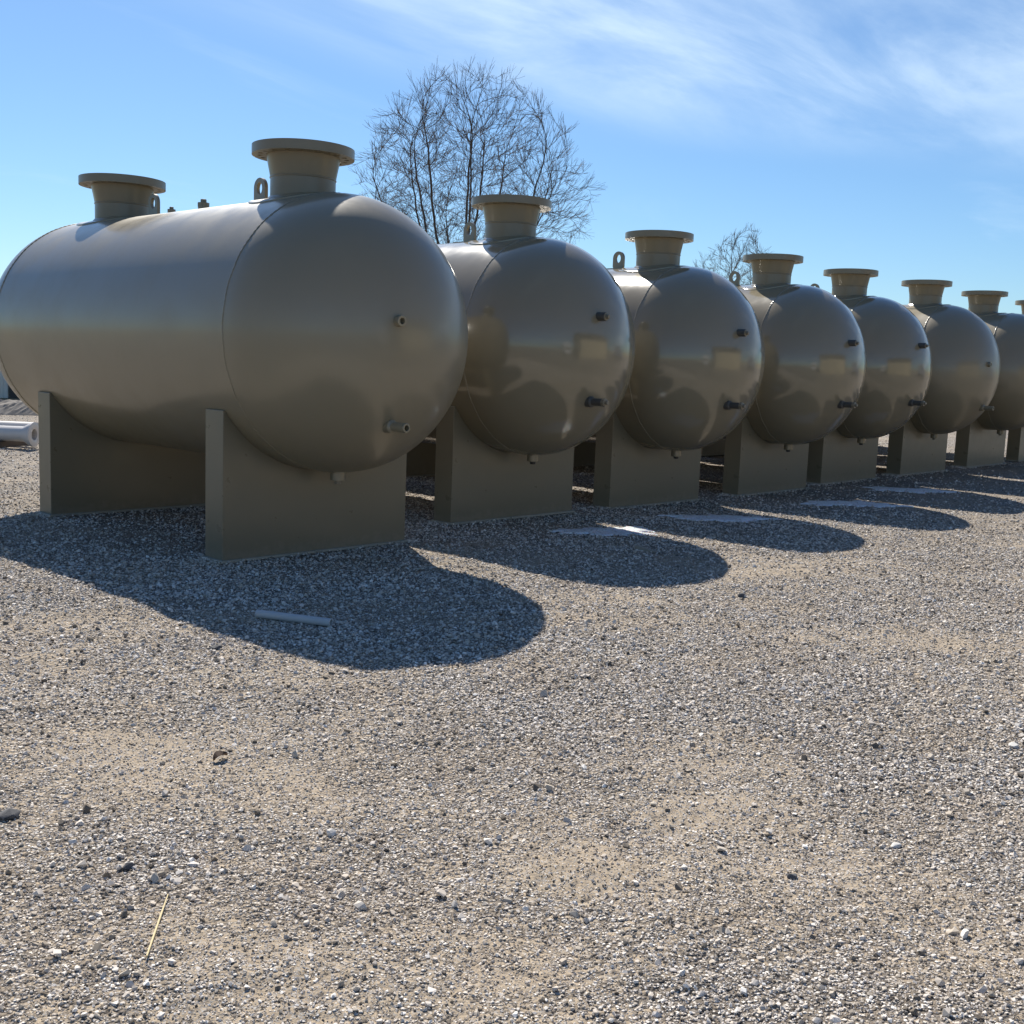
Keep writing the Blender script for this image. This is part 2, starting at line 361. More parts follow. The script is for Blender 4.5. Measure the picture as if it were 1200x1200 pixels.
# loose gravel: real stones, instanced
def stones():
    rng = np.random.default_rng(7); random.seed(3)
    protos = bpy.data.collections.new('stone_shapes')
    for k in range(10):
        bm = bmesh.new()
        for _ in range(13):
            v = Vector((random.gauss(0, 1), random.gauss(0, 1), random.gauss(0, 1))); v.normalize()
            v *= random.uniform(.75, 1.05); bm.verts.new((v.x*random.uniform(.9, 1.15), v.y*.85, v.z*.78))
        res = bmesh.ops.convex_hull(bm, input=bm.verts)
        bmesh.ops.delete(bm, geom=[e for e in res['geom_interior'] if isinstance(e, bmesh.types.BMVert)], context='VERTS')
        me = bpy.data.meshes.new('stone_shape'); bm.to_mesh(me); bm.free(); me.materials.append(M_STONE)
        protos.objects.link(bpy.data.objects.new('stone_shape', me))
    P, S = [], []
    half = R_(33)
    for (r0, r1, dens, d0, d1, sandk) in ((.0022, .0045, 14500, 1.9, 4.9, .85), (.0045, .008, 4100, 1.9, 9.5, .62), (.008, .0135, 750, 1.9, 14, .20), (.009, .0145, 700, 4.5, 15, .14), (.0125, .020, 220, 5.5, 20, .03), (.0145, .023, 42, 1.9, 32, .06), (.022, .03, 1.0, 1.9, 40, .2)):
        n = int(dens*half*(d1*d1-d0*d0))
        d = np.sqrt(rng.uniform(d0*d0, d1*d1, n)); a = FWD+rng.uniform(-half, half, n)
        x = d*np.cos(a); y = d*np.sin(a); g = gravel_density(x, y)
        fade = np.clip((d1-d)/(d1*.35), 0, 1)
        keep = rng.uniform(0, 1, n) < np.maximum(g**1.3, sandk)*(.25+.75*fade)*(1-.3*track(x, y)[0])
        x, y = x[keep], y[keep]; s = r0*(r1/r0)**(rng.uniform(0, 1, len(x))**1.4)
        z = height(x, y)+s*rng.uniform(-.3, .45, len(x))
        P.append(np.stack([x, y, z], 1)); S.append(s)
    for (X, Y, ds, dn, dz) in TANKS[:7]:
        for yc in (Y+ds+.125, Y+3.25+ds*.3):
            if yc > 12: continue
            k = 420; side = rng.integers(0, 4, k); w, h = .955, .157; off = np.abs(rng.normal(0, .05, k))-.012
            px = np.where(side == 0, -w-off, np.where(side == 1, w+off, rng.uniform(-w, w, k))); py = np.where(side < 2, rng.uniform(-h, h, k), np.where(side == 2, -h-off, h+off))
            x = X+px; y = yc+py; s = .006*(3.0**rng.uniform(0, 1, k)); z = height(x, y)+.016*np.exp(-np.abs(off)/.04)+s*rng.uniform(-.2, .3, k)
            P.append(np.stack([x, y, z], 1)); S.append(s)
    P = np.vstack(P); S = np.concatenate(S); n = len(P)
    me = bpy.data.meshes.new('loose_gravel'); me.vertices.add(n); me.vertices.foreach_set('co', P.ravel().astype(np.float32))
    at = me.attributes.new('size', 'FLOAT', 'POINT'); at.data.foreach_set('value', S.astype(np.float32))
    rot = np.stack([rng.normal(0, .35, n), rng.normal(0, .35, n), rng.uniform(0, 6.283, n)], 1).astype(np.float32)
    at = me.attributes.new('turn', 'FLOAT_VECTOR', 'POINT'); at.data.foreach_set('vector', rot.ravel())
    at = me.attributes.new('shape', 'INT', 'POINT'); at.data.foreach_set('value', rng.integers(0, 10, n).astype(np.int32))
    me.update(); me.materials.append(M_STONE)
    o = link('loose_gravel', me); tag(o, 'loose crushed gravel strewn over the yard', 'gravel', kind='stuff')
    ng = bpy.data.node_groups.new('scatter_stones', 'GeometryNodeTree')
    ng.interface.new_socket('Geometry', in_out='INPUT', socket_type='NodeSocketGeometry')
    ng.interface.new_socket('Geometry', in_out='OUTPUT', socket_type='NodeSocketGeometry')
    N = ng.nodes.new; gi = N('NodeGroupInput'); go = N('NodeGroupOutput'); ip = N('GeometryNodeInstanceOnPoints')
    ci = N('GeometryNodeCollectionInfo'); ci.inputs['Collection'].default_value = protos; ci.inputs['Separate Children'].default_value = True; ci.inputs['Reset Children'].default_value = True
    def attr(nm, ty):
        a = N('GeometryNodeInputNamedAttribute'); a.data_type = ty; a.inputs[0].default_value = nm
        return a.outputs[0]
    ng.links.new(gi.outputs[0], ip.inputs['Points']); ng.links.new(ci.outputs[0], ip.inputs['Instance'])
    ip.inputs['Pick Instance'].default_value = True
    ng.links.new(attr('shape', 'INT'), ip.inputs['Instance Index'])
    e2r = N('FunctionNodeEulerToRotation'); ng.links.new(attr('turn', 'FLOAT_VECTOR'), e2r.inputs[0]); ng.links.new(e2r.outputs[0], ip.inputs['Rotation'])
    ng.links.new(attr('size', 'FLOAT'), ip.inputs['Scale']); ng.links.new(ip.outputs[0], go.inputs[0])
    md = o.modifiers.new('scatter', 'NODES'); md.node_group = ng
    print('stones', n)
stones()

# ------------------------------------------------------------------ pressure vessels
TR_, ZC, DEP, LEN = 1.088, 1.776, .8835, 4.0
SW, SH_, STH = .922, 1.17, .249
FL_R, FL_T, NECK = .4095, .075, .262
ZF = 3.264                                        # top of the flange above the ground
def shell_mesh(LEN):
    v, f = lathe([(TR_, 0), (TR_, -LEN*.25), (TR_, -LEN*.5), (TR_, -LEN*.75), (TR_, -LEN)], 96, 'Y'); return mesh('shell', v, f)
def head_mesh(sgn):
    prof = [(TR_*math.cos(t), DEP*math.sin(t)) for t in np.linspace(0, math.pi/2-.02, 30)] + [(.0005, DEP)]
    v, f = lathe(prof, 96, 'Y')
    if sgn < 0: v = [(x, -y, z) for x, y, z in v]
    return mesh('head', v, f)
def bead_mesh():
    prof = [(TR_-.004, -.011), (TR_+.004, -.007), (TR_+.0062, 0), (TR_+.004, .007), (TR_-.004, .011)]
    n = 420; random.seed(5); v, f = lathe(prof, n, 'Y')
    out = []
    for i, (x, y, z) in enumerate(v):
        k = i % n; s = 1 + .0016*math.sin(k*2.1)*(1 if 0 < i//n < 4 else 0)+random.uniform(-.0006, .0006)
        out.append((x*s, y+.003*math.sin(k*.37), z*s))
    return mesh('weld_seam', out, f)
def flange_mesh(n=20, nh=10):
    ri, ro, rb, rh, t = NECK-.02, FL_R, FL_R*.845, .0215, FL_T
    V, F = [], []
    def ring(k, z):
        a0, a1 = 2*math.pi*k/n, 2*math.pi*(k+1)/n; am = (a0+a1)/2
        pol = lambda r, a: (r*math.cos(a), r*math.sin(a), z)
        outer = [pol(ro, a0+(a1-a0)*j/4) for j in range(5)]; inner = [pol(ri, a1-(a1-a0)*j/4) for j in range(5)]
        bd = outer+[pol(rb, a1)]+inner+[pol(rb, a0)]
        cx, cy = rb*math.cos(am), rb*math.sin(am)
        hole = []
        for p in bd:
            d = math.hypot(p[0]-cx, p[1]-cy); hole.append((cx+(p[0]-cx)/d*rh, cy+(p[1]-cy)/d*rh, z))
        return bd, hole
    for k in range(n):
        b0 = len(V); bd, ho = ring(k, 0); V += bd+ho; b1 = len(V); bd2, ho2 = ring(k, t); V += bd2+ho2; m_ = 12
        for j in range(m_):
            q = (j+1) % m_
            F.append((b0+j, b0+m_+j, b0+m_+q, b0+q)); F.append((b1+j, b1+q, b1+m_+q, b1+m_+j))
            F.append((b0+m_+j, b1+m_+j, b1+m_+q, b0+m_+q))
            if j < 4 or 6 <= j < 10: F.append((b0+j, b0+q, b1+q, b1+j))
    return mesh('flange', V, F)
def raised_face_mesh():
    v, f = lathe([(NECK-.02, 0), (NECK-.02, .007), (FL_R*.70, .007), (FL_R*.70, 0)], 64); return mesh('raised_face', v, f)
def neck_mesh(z0, z1):
    # z measured from the vessel axis; straight pipe, weld, hub taper under the flange
    h = z1-z0
    prof = [(NECK, z0), (NECK, z0+h*.545), (NECK+.005, z0+h*.555), (NECK+.006, z0+h*.565), (NECK+.005, z0+h*.575), (NECK+.002, z0+h*.585),
            (NECK+.007, z0+h*.66), (NECK+.028, z0+h*.93), (NECK+.034, z1), (NECK-.018, z1), (NECK-.018, z0+h*.5), (NECK-.018, z0)]
    v, f = lathe(prof, 64); return mesh('neck', v, f)
def pad_mesh():
    V, F = [], []; n = 72; rs = [NECK-.005, .34, .40, .425, .432, .432]; up_ = [.012, .012, .012, .012, .009, -.006]
    for r, u in zip(rs, up_):
        for k in range(n):
            t = 2*math.pi*k/n; x, y = r*math.cos(t), r*math.sin(t); V.append((x, y, math.sqrt((TR_+u)**2-x*x)))
    for i in range(len(rs)-1):
        for k in range(n):
            q = (k+1) % n; F.append((i*n+k, i*n+q, (i+1)*n+q, (i+1)*n+k))
    return mesh('reinforcement_pad', V, F)
def fillet_mesh():
    V, F = [], []; n = 72; pr = [(NECK-.003, .034), (NECK+.008, .026), (NECK+.02, .016), (NECK+.026, .008)]
    for r, u in pr:
        for k in range(n):
            t = 2*math.pi*k/n; x, y = r*math.cos(t), r*math.sin(t); V.append((x, y, math.sqrt(TR_**2-x*x)+u))
    for i in range(len(pr)-1):
        for k in range(n):
            q = (k+1) % n; F.append((i*n+k, i*n+q, (i+1)*n+q, (i+1)*n+k))
    return mesh('fillet_weld', V, F)
def lug_mesh():
    # a flat eye plate standing in the axial plane: round top, oval eye
    w, h, t = .082, .215, .032; n = 28; out, ins = [], []
    cz = h-w
    for k in range(n):
        a = 2*math.pi*k/n - math.pi/2
        if math.sin(a) >= 0: p = (w*math.cos(a), cz+w*math.sin(a))
        else:
            c, s = math.cos(a), math.sin(a); sc = min(w/max(abs(c), 1e-6), cz/max(abs(s), 1e-6)); p = (c*sc, cz+s*sc)
        out.append(p); ins.append((.040*math.cos(a), cz-.006+.052*math.sin(a)))
    V = [(-t/2, y, z) for y, z in out]+[(-t/2, y, z) for y, z in ins]+[(t/2, y, z) for y, z in out]+[(t/2, y, z) for y, z in ins]; F = []
    for k in range(n):
        q = (k+1) % n
        F += [(k, q, n+q, n+k), (2*n+k, 3*n+k, 3*n+q, 2*n+q), (k, 2*n+k, 2*n+q, q), (n+k, n+q, 3*n+q, 3*n+k)]
    return mesh('lifting_lug', V, F)
def lug_pad_mesh():
    V, F = [], []; nx, ny = 9, 3; xs = np.linspace(-.10, .10, nx); ys = np.linspace(-.15, .15, ny)
    for u in (.012, -.004):
        for y in ys:
            for x in xs: V.append((x, y, math.sqrt((TR_+u)**2-x*x)))
    m_ = nx*ny
    for j in range(ny-1):
        for i in range(nx-1): a = j*nx+i; F.append((a, a+1, a+nx+1, a+nx))
    b = [i for i in range(nx)]+[nx-1+nx*j for j in range(1, ny)]+[nx*(ny-1)+i for i in range(nx-2, -1, -1)]+[nx*j for j in range(ny-2, 0, -1)]
    for i in range(len(b)): p, q = b[i], b[(i+1) % len(b)]; F.append((p, p+m_, q+m_, q))
    return mesh('lug_pad', V, F)
def stub_mesh(ro, ri, ln, axis='Y', boss=None):
    prof = []
    if boss: prof += [(boss[0], -.09), (boss[0], boss[1]-.012), (boss[0]-.012, boss[1])]
    else: prof += [(ro, -.09)]
    prof += [(ro, (boss[1] if boss else 0)+.001), (ro, ln-.004), (ro-.004, ln), (ri, ln), (ri, ln-.07)]
    v, f = lathe(prof, 24, axis); return mesh('pipe_stub', v, f)
def bore_mesh(ri, ln, axis='Y'):
    v, f = lathe([(ri-.0005, ln-.06), (.0003, ln-.06)], 24, axis); return mesh('bore', v, f)
def plug_mesh(r, ln, axis='Y'):
    v, f = lathe([(r*1.18, ln-.028), (r*1.18, ln+.006), (r*.62, ln+.008), (r*.60, ln+.035), (r*.5, ln+.038), (.0003, ln+.038)], 8, axis); return mesh('plug', v, f)
def web_mesh():
    # plate with the cradle cut out of its top edge
    t = .018; n = 40; pts = [(-SW+.02, .022), (SW-.02, .022)]
    rr = TR_+.002; xe = SW-.02
    top = []
    for k in range(n+1):
        x = xe - 2*xe*k/n; top.append((x, ZC-math.sqrt(rr*rr-x*x)))
    V = [(p[0], 0, .022) for p in top]+[(p[0], 0, p[1]) for p in top]+[(p[0], t, .022) for p in top]+[(p[0], t, p[1]) for p in top]
    m_ = n+1; F = []
    for k in range(n):
        F += [(k, k+1, m_+k+1, m_+k), (2*m_+k, 3*m_+k, 3*m_+k+1, 2*m_+k+1), (m_+k, m_+k+1, 3*m_+k+1, 3*m_+k), (k, 2*m_+k, 2*m_+k+1, k+1)]
    F += [(0, m_, 3*m_, 2*m_), (n, 2*m_+n, 3*m_+n, m_+n)]
    return mesh('web_plate', V, F)

MESH = {}
LENS = {'satin': 4.0, 'gloss': 4.7, 'satin_long': 4.7}
def build_meshes(kind, mat):
    def reg(k, me, m_=mat): me.materials.append(m_); MESH[kind, k] = me
    reg('shell', shell_mesh(LENS[kind])); reg('head', head_mesh(1)); reg('head_far', head_mesh(-1)); reg('bead', bead_mesh())
    reg('flange', flange_mesh(), M_NOZ); reg('face', raised_face_mesh(), M_NOZ); reg('neck', neck_mesh(TR_-.07, ZF-ZC-FL_T), M_NOZ); reg('pad', pad_mesh()); reg('fillet', fillet_mesh())
    reg('lug', lug_mesh()); reg('lugpad', lug_pad_mesh())
    gl = kind == 'gloss'; nip = M_NIPPLE if gl else mat; l1 = .085 if gl else .035
    reg('coupling', stub_mesh(.042, .024, l1), nip); reg('bore1', bore_mesh(.024, l1), M_HOLE)
    reg('pipe', stub_mesh(.036, .022, .20, boss=(.052, .05)), nip); reg('bore2', bore_mesh(.022, .20), M_HOLE)
    reg('drain', stub_mesh(.062, .035, .07, 'Y')); reg('topfit', stub_mesh(.05, .03, .075, 'Y'))
    reg('plug1', plug_mesh(.034, .08), M_STEEL); reg('plug2', plug_mesh(.034, .2), M_STEEL); reg('plugd', plug_mesh(.05, .06), M_PLUG if kind == 'gloss' else M_STEEL); reg('plugt', plug_mesh(.045, .07), M_STEEL)
    reg('web', web_mesh(), M_STEEL); reg('endp', boxmesh('end_plate', -.012, .012, -STH/2, STH/2, .022, SH_, .004), M_STEEL)
    reg('base', boxmesh('base_plate', -SW-.028, SW+.028, -STH/2-.028, STH/2+.028, 0.0, .022, .003), M_EDGE)
    SM = {'shell', 'head', 'head_far', 'bead', 'neck', 'pad', 'fillet', 'coupling', 'pipe', 'drain', 'topfit', 'flange', 'face'}
    for (kd, k), me in list(MESH.items()):
        if kd != kind: continue
        bm = bmesh.new(); bm.from_mesh(me); bmesh.ops.remove_doubles(bm, verts=bm.verts, dist=2e-5); bmesh.ops.recalc_face_normals(bm, faces=bm.faces)
        if k in SM:
            for f in bm.faces: f.smooth = True
            for e in bm.edges:
                if len(e.link_faces) == 2: e.smooth = e.calc_face_angle(0) < R_(40)
        bm.to_mesh(me); bm.free()
build_meshes('satin', M_SATIN); build_meshes('gloss', M_GLOSS); build_meshes('satin_long', M_SATIN)

def vessel(i, kind, label, up_z, up_x, low_z, low_x, lug_side):
    X, Y, ds, dn, dz = TANKS[i]; LEN = LENS[kind]
    t = empty('pressure_vessel', (X, Y+LEN/2, dz)); tag(t, label, 'tank', 'tan pressure vessels standing in a row')
    y0 = -LEN/2; G = lambda k: MESH[kind, k]
    sh = link('shell', G('shell'), parent=t, loc=(0, y0, ZC))
    for e, (y, k) in enumerate(((y0, 'head'), (-y0, 'head_far'))):
        hd = link('head', G(k), parent=t, loc=(0, y, ZC)); link('weld_seam', G('bead'), parent=sh, loc=(0, y-y0, 0))
        if e == 0:
            def at(x, z): return -DEP*math.sqrt(1-(x*x+z*z)/TR_**2)
            c = link('coupling', G('coupling'), parent=hd, loc=(up_x, at(up_x, up_z)-.008, up_z))
            link('bore', G('bore1'), parent=hd, loc=c.location)
            if kind == 'gloss': link('plug', G('plug1'), parent=hd, loc=c.location)
            c = link('pipe_stub', G('pipe'), parent=hd, loc=(low_x, at(low_x, low_z), low_z))
            link('bore', G('bore2'), parent=hd, loc=c.location)
            if kind == 'gloss': link('plug', G('plug2'), parent=hd, loc=c.location)
    for e, y in enumerate((y0+dn, -y0-.44)):
        nz = link('nozzle', G('neck'), parent=t, loc=(0, y, ZC))
        fl = link('flange', G('flange'), parent=nz, loc=(0, 0, ZF-ZC-FL_T)); fl.rotation_euler.z = .1
        link('raised_face', G('face'), parent=nz, loc=(0, 0, ZF-ZC))
        link('reinforcement_pad', G('pad'), parent=nz); link('fillet_weld', G('fillet'), parent=nz)
        ly = y + (.60 if e == 0 else -.62)*(lug_side if e == 0 else 1) + (.12 if lug_side < 0 and e == 0 else 0)
        roll = R_(25) if (lug_side < 0 and e == 0) else 0.                 # on these vessels the front lug sits off the crown line
        if roll: ly = y
        lg = link('lifting_lug', G('lug'), parent=t, loc=(math.sin(roll)*(TR_+.004), ly, ZC+math.cos(roll)*(TR_+.004))); lg.rotation_euler.y = roll
        link('lug_pad', G('lugpad'), parent=lg, loc=(0, 0, -TR_-.004))
    dr = link('drain_coupling', G('drain'), parent=t, loc=(0, y0+.03, ZC-TR_)); dr.rotation_euler.x = R_(90)
    link('plug', G('plugd'), parent=dr)
    for yy, s in ((2.06, 1.), (2.62, .72)):
        tf = link('top_coupling', G('topfit'), parent=t, loc=(0, y0+yy, ZC+TR_)); tf.rotation_euler.x = R_(-90); tf.scale = (s, s, s)
        pl = link('plug', G('plugt'), parent=tf)
    for y in (y0+ds+STH/2, y0+3.338 if kind == 'satin' else -y0-.47):
        s = empty('saddle', (0, y, 0)); s.parent = t
        link('web_plate', G('web'), parent=s, loc=(0, -STH/2, 0)); link('web_plate', G('web'), parent=s, loc=(0, STH/2-.018, 0))
        for x in (-SW+.012, SW-.012): link('end_plate', G('endp'), parent=s, loc=(x, 0, 0))
        link('base_plate', G('base'), parent=s)
    return t
SPEC = [('satin', 'large satin tan tank nearest the camera, its whole side and both nozzles in view', .104, -.169, -.675, -.081, 1),
        ('gloss', 'glossy tan tank second from the left, in front of the big bare tree', .306, -.11, -.505, -.12, 1),
        ('gloss', 'glossy tan tank third from the left, left of the small distant tree', .317, -.155, -.50, -.2, 1),
        ('gloss', 'glossy tan tank fourth from the left, just right of the small distant tree', .316, -.144, -.489, -.158, 1),
        ('gloss', 'glossy tan tank fifth from the left, last with mirror-like reflections on its head', .355, -.126, -.49, -.165, 1),
        ('satin_long', 'satin tan tank sixth from the left with lug right of its nozzle', .113, -.24, -.60, -.05, -1),
        ('satin_long', 'satin tan tank seventh from the left, head cut by the right edge of the picture', .113, -.24, -.60, -.05, -1),
        ('satin_long', 'farthest tan tank, only the flange rim showing at the right edge', .113, -.24, -.60, -.05, -1)]
for i, a in enumerate(SPEC): vessel(i, *a)

# ------------------------------------------------------------------ ice left under the tanks
def ice(px0, px1, depth, seed, label):
    a, b = np.array(pix(*px0)), np.array(pix(*px1)); c = (a+b)/2; d = (b-a); L_ = np.linalg.norm(d)/2; d /= 2*L_; e = np.array([-d[1], d[0]])
    n, rings = 90, 7; V, F = [], []; rnd = random.Random(seed); ph = [rnd.uniform(0, 6.28) for _ in range(8)]
    for j in range(rings+1):
        s = j/rings
        for k in range(n):
            t = 2*math.pi*k/n
            w = 1+.20*math.sin(2*t+ph[0])+.16*math.sin(3*t+ph[1])+.12*math.sin(5*t+ph[2])+.1*math.sin(9*t+ph[3])+.11*math.sin(14*t+ph[4])+.09*math.sin(22*t+ph[5])+.06*math.sin(37*t+ph[7])
            p = c+d*(L_*w*s*math.cos(t))+e*(depth/2*w*s*math.sin(t))
            z = hz(*p)+.016*math.sqrt(max(0, 1-s**3))+.004*math.sin(7*s+ph[6]+5*t)*(1-s)-(.02 if j == rings else -.003)
            V.append((p[0]-c[0], p[1]-c[1], z))
    for j in range(rings):
        for k in range(n):
            q = (k+1) % n; F.append((j*n+k, (j+1)*n+k, (j+1)*n+q, j*n+q))
    o = link('ice_patch', mesh('ice_patch', V, F), M_ICE, loc=(c[0], c[1], 0), smooth=True)
    tag(o, label, 'ice', 'ice patches in the shade before the tanks')
ice((662, 624), (765, 623), .62, 1, 'nearest patch of melting ice, in the second tank\'s shadow')
ice((778, 604), (902, 607), .55, 2, 'melting ice patch before the third tank\'s saddle')
ice((948, 587), (1048, 590), .70, 3, 'melting ice patch before the fourth and fifth tanks')
ice((1022, 572), (1108, 576), .70, 4, 'farthest melting ice patch, before the fifth tank\'s saddle')

# ------------------------------------------------------------------ litter on the gravel
def rod(name, p0, p1, r, mat, hollow=False, lift=0., n=14):
    a = Vector((*pix(*p0), 0)); b = Vector((*pix(*p1), 0)); a.z = hz(a.x, a.y)+r+lift; b.z = hz(b.x, b.y)+r+lift
    d = b-a; L_ = d.length
    prof = [(r, 0), (r, L_), (r*.8, L_), (r*.8, 0)] if hollow else [(.0001, 0), (r*.8, .0), (r, L_*.4), (r*.9, L_*.7), (r*.5, L_), (.0001, L_)]
    v, f = lathe(prof, n, 'Z', close=hollow)
    o = link(name, mesh(name, v, f), mat, loc=a); o.rotation_euler = d.to_track_quat('Z', 'Y').to_euler(); auto_smooth(o, 40); return o
tag(rod('pipe_offcut', (301, 725), (388, 734), .026, M_PVC, True), 'short grey pipe offcut lying in the nearest tank\'s shadow', 'pipe')
tag(rod('straw_stalk', (172, 1130), (197, 1054), .0032, M_STRAW, lift=.008), 'dry yellow straw stalk lying on the gravel in front', 'straw')
def chip(name, px, size, mat, seed, label, cat, flat=.6, rz=0.):
    bm = bmesh.new(); rnd = random.Random(seed)
    for _ in range(22):
        v = Vector((rnd.gauss(0, 1), rnd.gauss(0, 1), rnd.gauss(0, 1))); v.normalize(); bm.verts.new((v.x*size*1.15, v.y*size*.85, v.z*size*flat))
    bmesh.ops.convex_hull(bm, input=bm.verts); bmesh.ops.delete(bm, geom=[v for v in bm.verts if not v.link_faces], context='VERTS')
    bmesh.ops.bevel(bm, geom=bm.edges[:], offset=size*.06, segments=1, affect='EDGES')
    me = bpy.data.meshes.new(name); bm.to_mesh(me); bm.free(); x, y = pix(*px)
    o = link(name, me, mat, loc=(x, y, hz(x, y)+size*flat*.45)); o.rotation_euler.z = rz; tag(o, label, cat)
M_RDARK = simple('dark_stone', (.085, .085, .09), .8, var=.3, scale=30, bumps=.2); M_RPALE = simple('pale_stone', (.55, .53, .50), .8, var=.15, scale=30, bumps=.2)
chip('stone', (9, 957), .042, M_RDARK, 1, 'dark grey stone at the left edge of the gravel', 'stone')
chip('stone', (928, 1027), .019, M_RDARK, 2, 'small black stone on the sandy patch at right', 'stone', .8)
chip('stone', (1050, 985), .024, M_RPALE, 3, 'flat pale stone on the gravel at right', 'stone', .4)
chip('stone', (150, 1018), .02, M_RDARK, 4, 'small dark stone on the gravel above the straw stalk', 'stone', .7)
chip('stone', (869, 701), .034, M_RDARK, 6, 'dark stone beside the second tank\'s rounded shadow', 'stone', .6)
chip('stone', (1188, 873), .028, M_RPALE, 7, 'pale stone at the right edge of the gravel', 'stone', .6)
chip('stone', (253, 762), .036, M_RDARK, 8, 'dark stone just outside the nearest tank\'s shadow', 'stone', .5)
x, y = pix(757, 647)
o = link('wood_block', boxmesh('wood_block', -.035, .035, -.10, .10, -.005, .028, .003), M_PLANK, loc=(x, y, hz(x, y))); o.rotation_euler = (.2, .1, .35)
tag(o, 'small wood block lying in the second tank\'s shadow', 'wood')
def leaf(px):
    V, F = [], []
    for i in range(7):
        s = i/6; w = .022*math.sin(math.pi*min(1, s*.95+.03)); z = .012*math.sin(s*3)+.004
        V += [(s*.075-.037, -w, z+.012), (s*.075-.037, 0, z), (s*.075-.037, w, z+.014)]
    for i in range(6):
        F += [(i*3, i*3+1, i*3+4, i*3+3), (i*3+1, i*3+2, i*3+5, i*3+4)]
    x, y = pix(*px); o = link('dead_leaf', mesh('dead_leaf', V, F), M_LEAF, loc=(x, y, hz(x, y)+.004)); o.rotation_euler.z = .2
    sm = o.modifiers.new('thick', 'SOLIDIFY'); sm.thickness = .0015
    tag(o, 'curled dark brown leaf on the gravel in front at left', 'leaf')
leaf((258, 891))

# ------------------------------------------------------------------ pipes and timbers beyond the tanks
def long_pipe(c, ang, L_, r, z, label, collar=0.):
    prof = [(r-.012, -L_/2+.001), (r, -L_/2), (r, L_/2)]
    if collar: prof = [(r-.012, -L_/2), (r, -L_/2), (r, L_/2-.16), (collar, L_/2-.03), (collar, L_/2), (collar-.05, L_/2+.015), (r-.03, L_/2), (r-.03, L_/2-.5), (.001, L_/2-.5)]
    else: prof += [(r-.012, L_/2), (r-.012, L_/2-.6), (.001, L_/2-.6)]
    v, f = lathe(prof, 28); o = link('long_pipe', mesh('long_pipe', v, f), M_PALE, loc=(*c, z))
    o.rotation_euler = (R_(90), 0, ang+R_(90)); auto_smooth(o, 40)
    tag(o, label, 'pipe', 'pale pipes lying behind the tanks'); return o
def timber(c, ang, L_, w, h, label, z0=0.):
    o = link('timber', boxmesh('timber', -L_/2, L_/2, -w/2, w/2, -.02, h, .01), M_WOOD, loc=(*c, hz(*c)+z0)); o.rotation_euler.z = ang
    tag(o, label, 'timber', 'timbers under the pale pipes')
PA = math.atan2(-.765, .645)                                # pipes at the left edge run across the view
u = np.array([math.cos(PA), math.sin(PA)]); e = np.array([-u[1], u[0]])
end = np.array(pix(44, 528)) - u*.12
long_pipe(end-u*3.0+e*.15, PA, 6.0, .12, .235, 'front pale pipe with a flared end left of the nearest tank', .195)
long_pipe(end-u*3.2+e*.62, PA, 6.0, .12, .275, 'rear pale pipe beside the flared one at the left edge')
long_pipe(end-u*3.5+e*1.0, PA, 6.0, .10, .23, 'slimmest pale pipe, farthest back of those at the left edge')
for k, s in enumerate((.55, 2.4)):
    timber(end-u*s+e*.4, PA+math.pi/2, 1.9, .16, .10, ('dark timber under the flared end of the pale pipes', 'dark timber under the pale pipes nearer the left edge')[k])
p2 = np.array(pix(480, 557)); 
o = long_pipe((p2[0]+.2, p2[1]+2.6), R_(4), 7., .26, .52, 'thick pale pipe glimpsed between the two nearest tanks\' saddles')
timber((p2[0]-1.4, p2[1]+2.5), R_(94), 1.2, .2, .25, 'timber at the left end of the thick pale pipe'); timber((p2[0]+2.2, p2[1]+2.75), R_(94), 1.2, .2, .25, 'timber at the right end of the thick pale pipe')
# low ridge of dug-out gravel
def ridge(c, ang, L_, w, h, label):
    V, F = [], []; nx, ny = 90, 16; rnd = np.random.default_rng(4)
    for j in range(ny+1):
        for i in range(nx+1):
            s, t = i/nx*2-1, j/ny*2-1
            prof = max(0, (1-t*t))*max(0, 1-s**4); x, y = s*L_/2, t*w/2
            z = h*prof*(.75+.5*float(vnoise(np.array([x*1.3+9]), np.array([y*1.3+5]), 21)[0]))+rnd.normal(0, .02)*prof-.05
            V.append((x, y, z))
    for j in range(ny):
        for i in range(nx): a = j*(nx+1)+i; F.append((a, a+1, a+nx+2, a+nx+1))
    o = link('gravel_ridge', mesh('gravel_ridge', V, F), simple('heaped_gravel', (.2, .18, .16), .95, var=.5, scale=9, bumps=.6), loc=(*c, 0)); o.rotation_euler.z = ang
    tag(o, label, 'gravel ridge')
rc = np.array(pix(8, 484)); ridge(rc, PA, 7, 1.6, .38, 'low dark ridge of heaped gravel at the left edge behind the pipes')

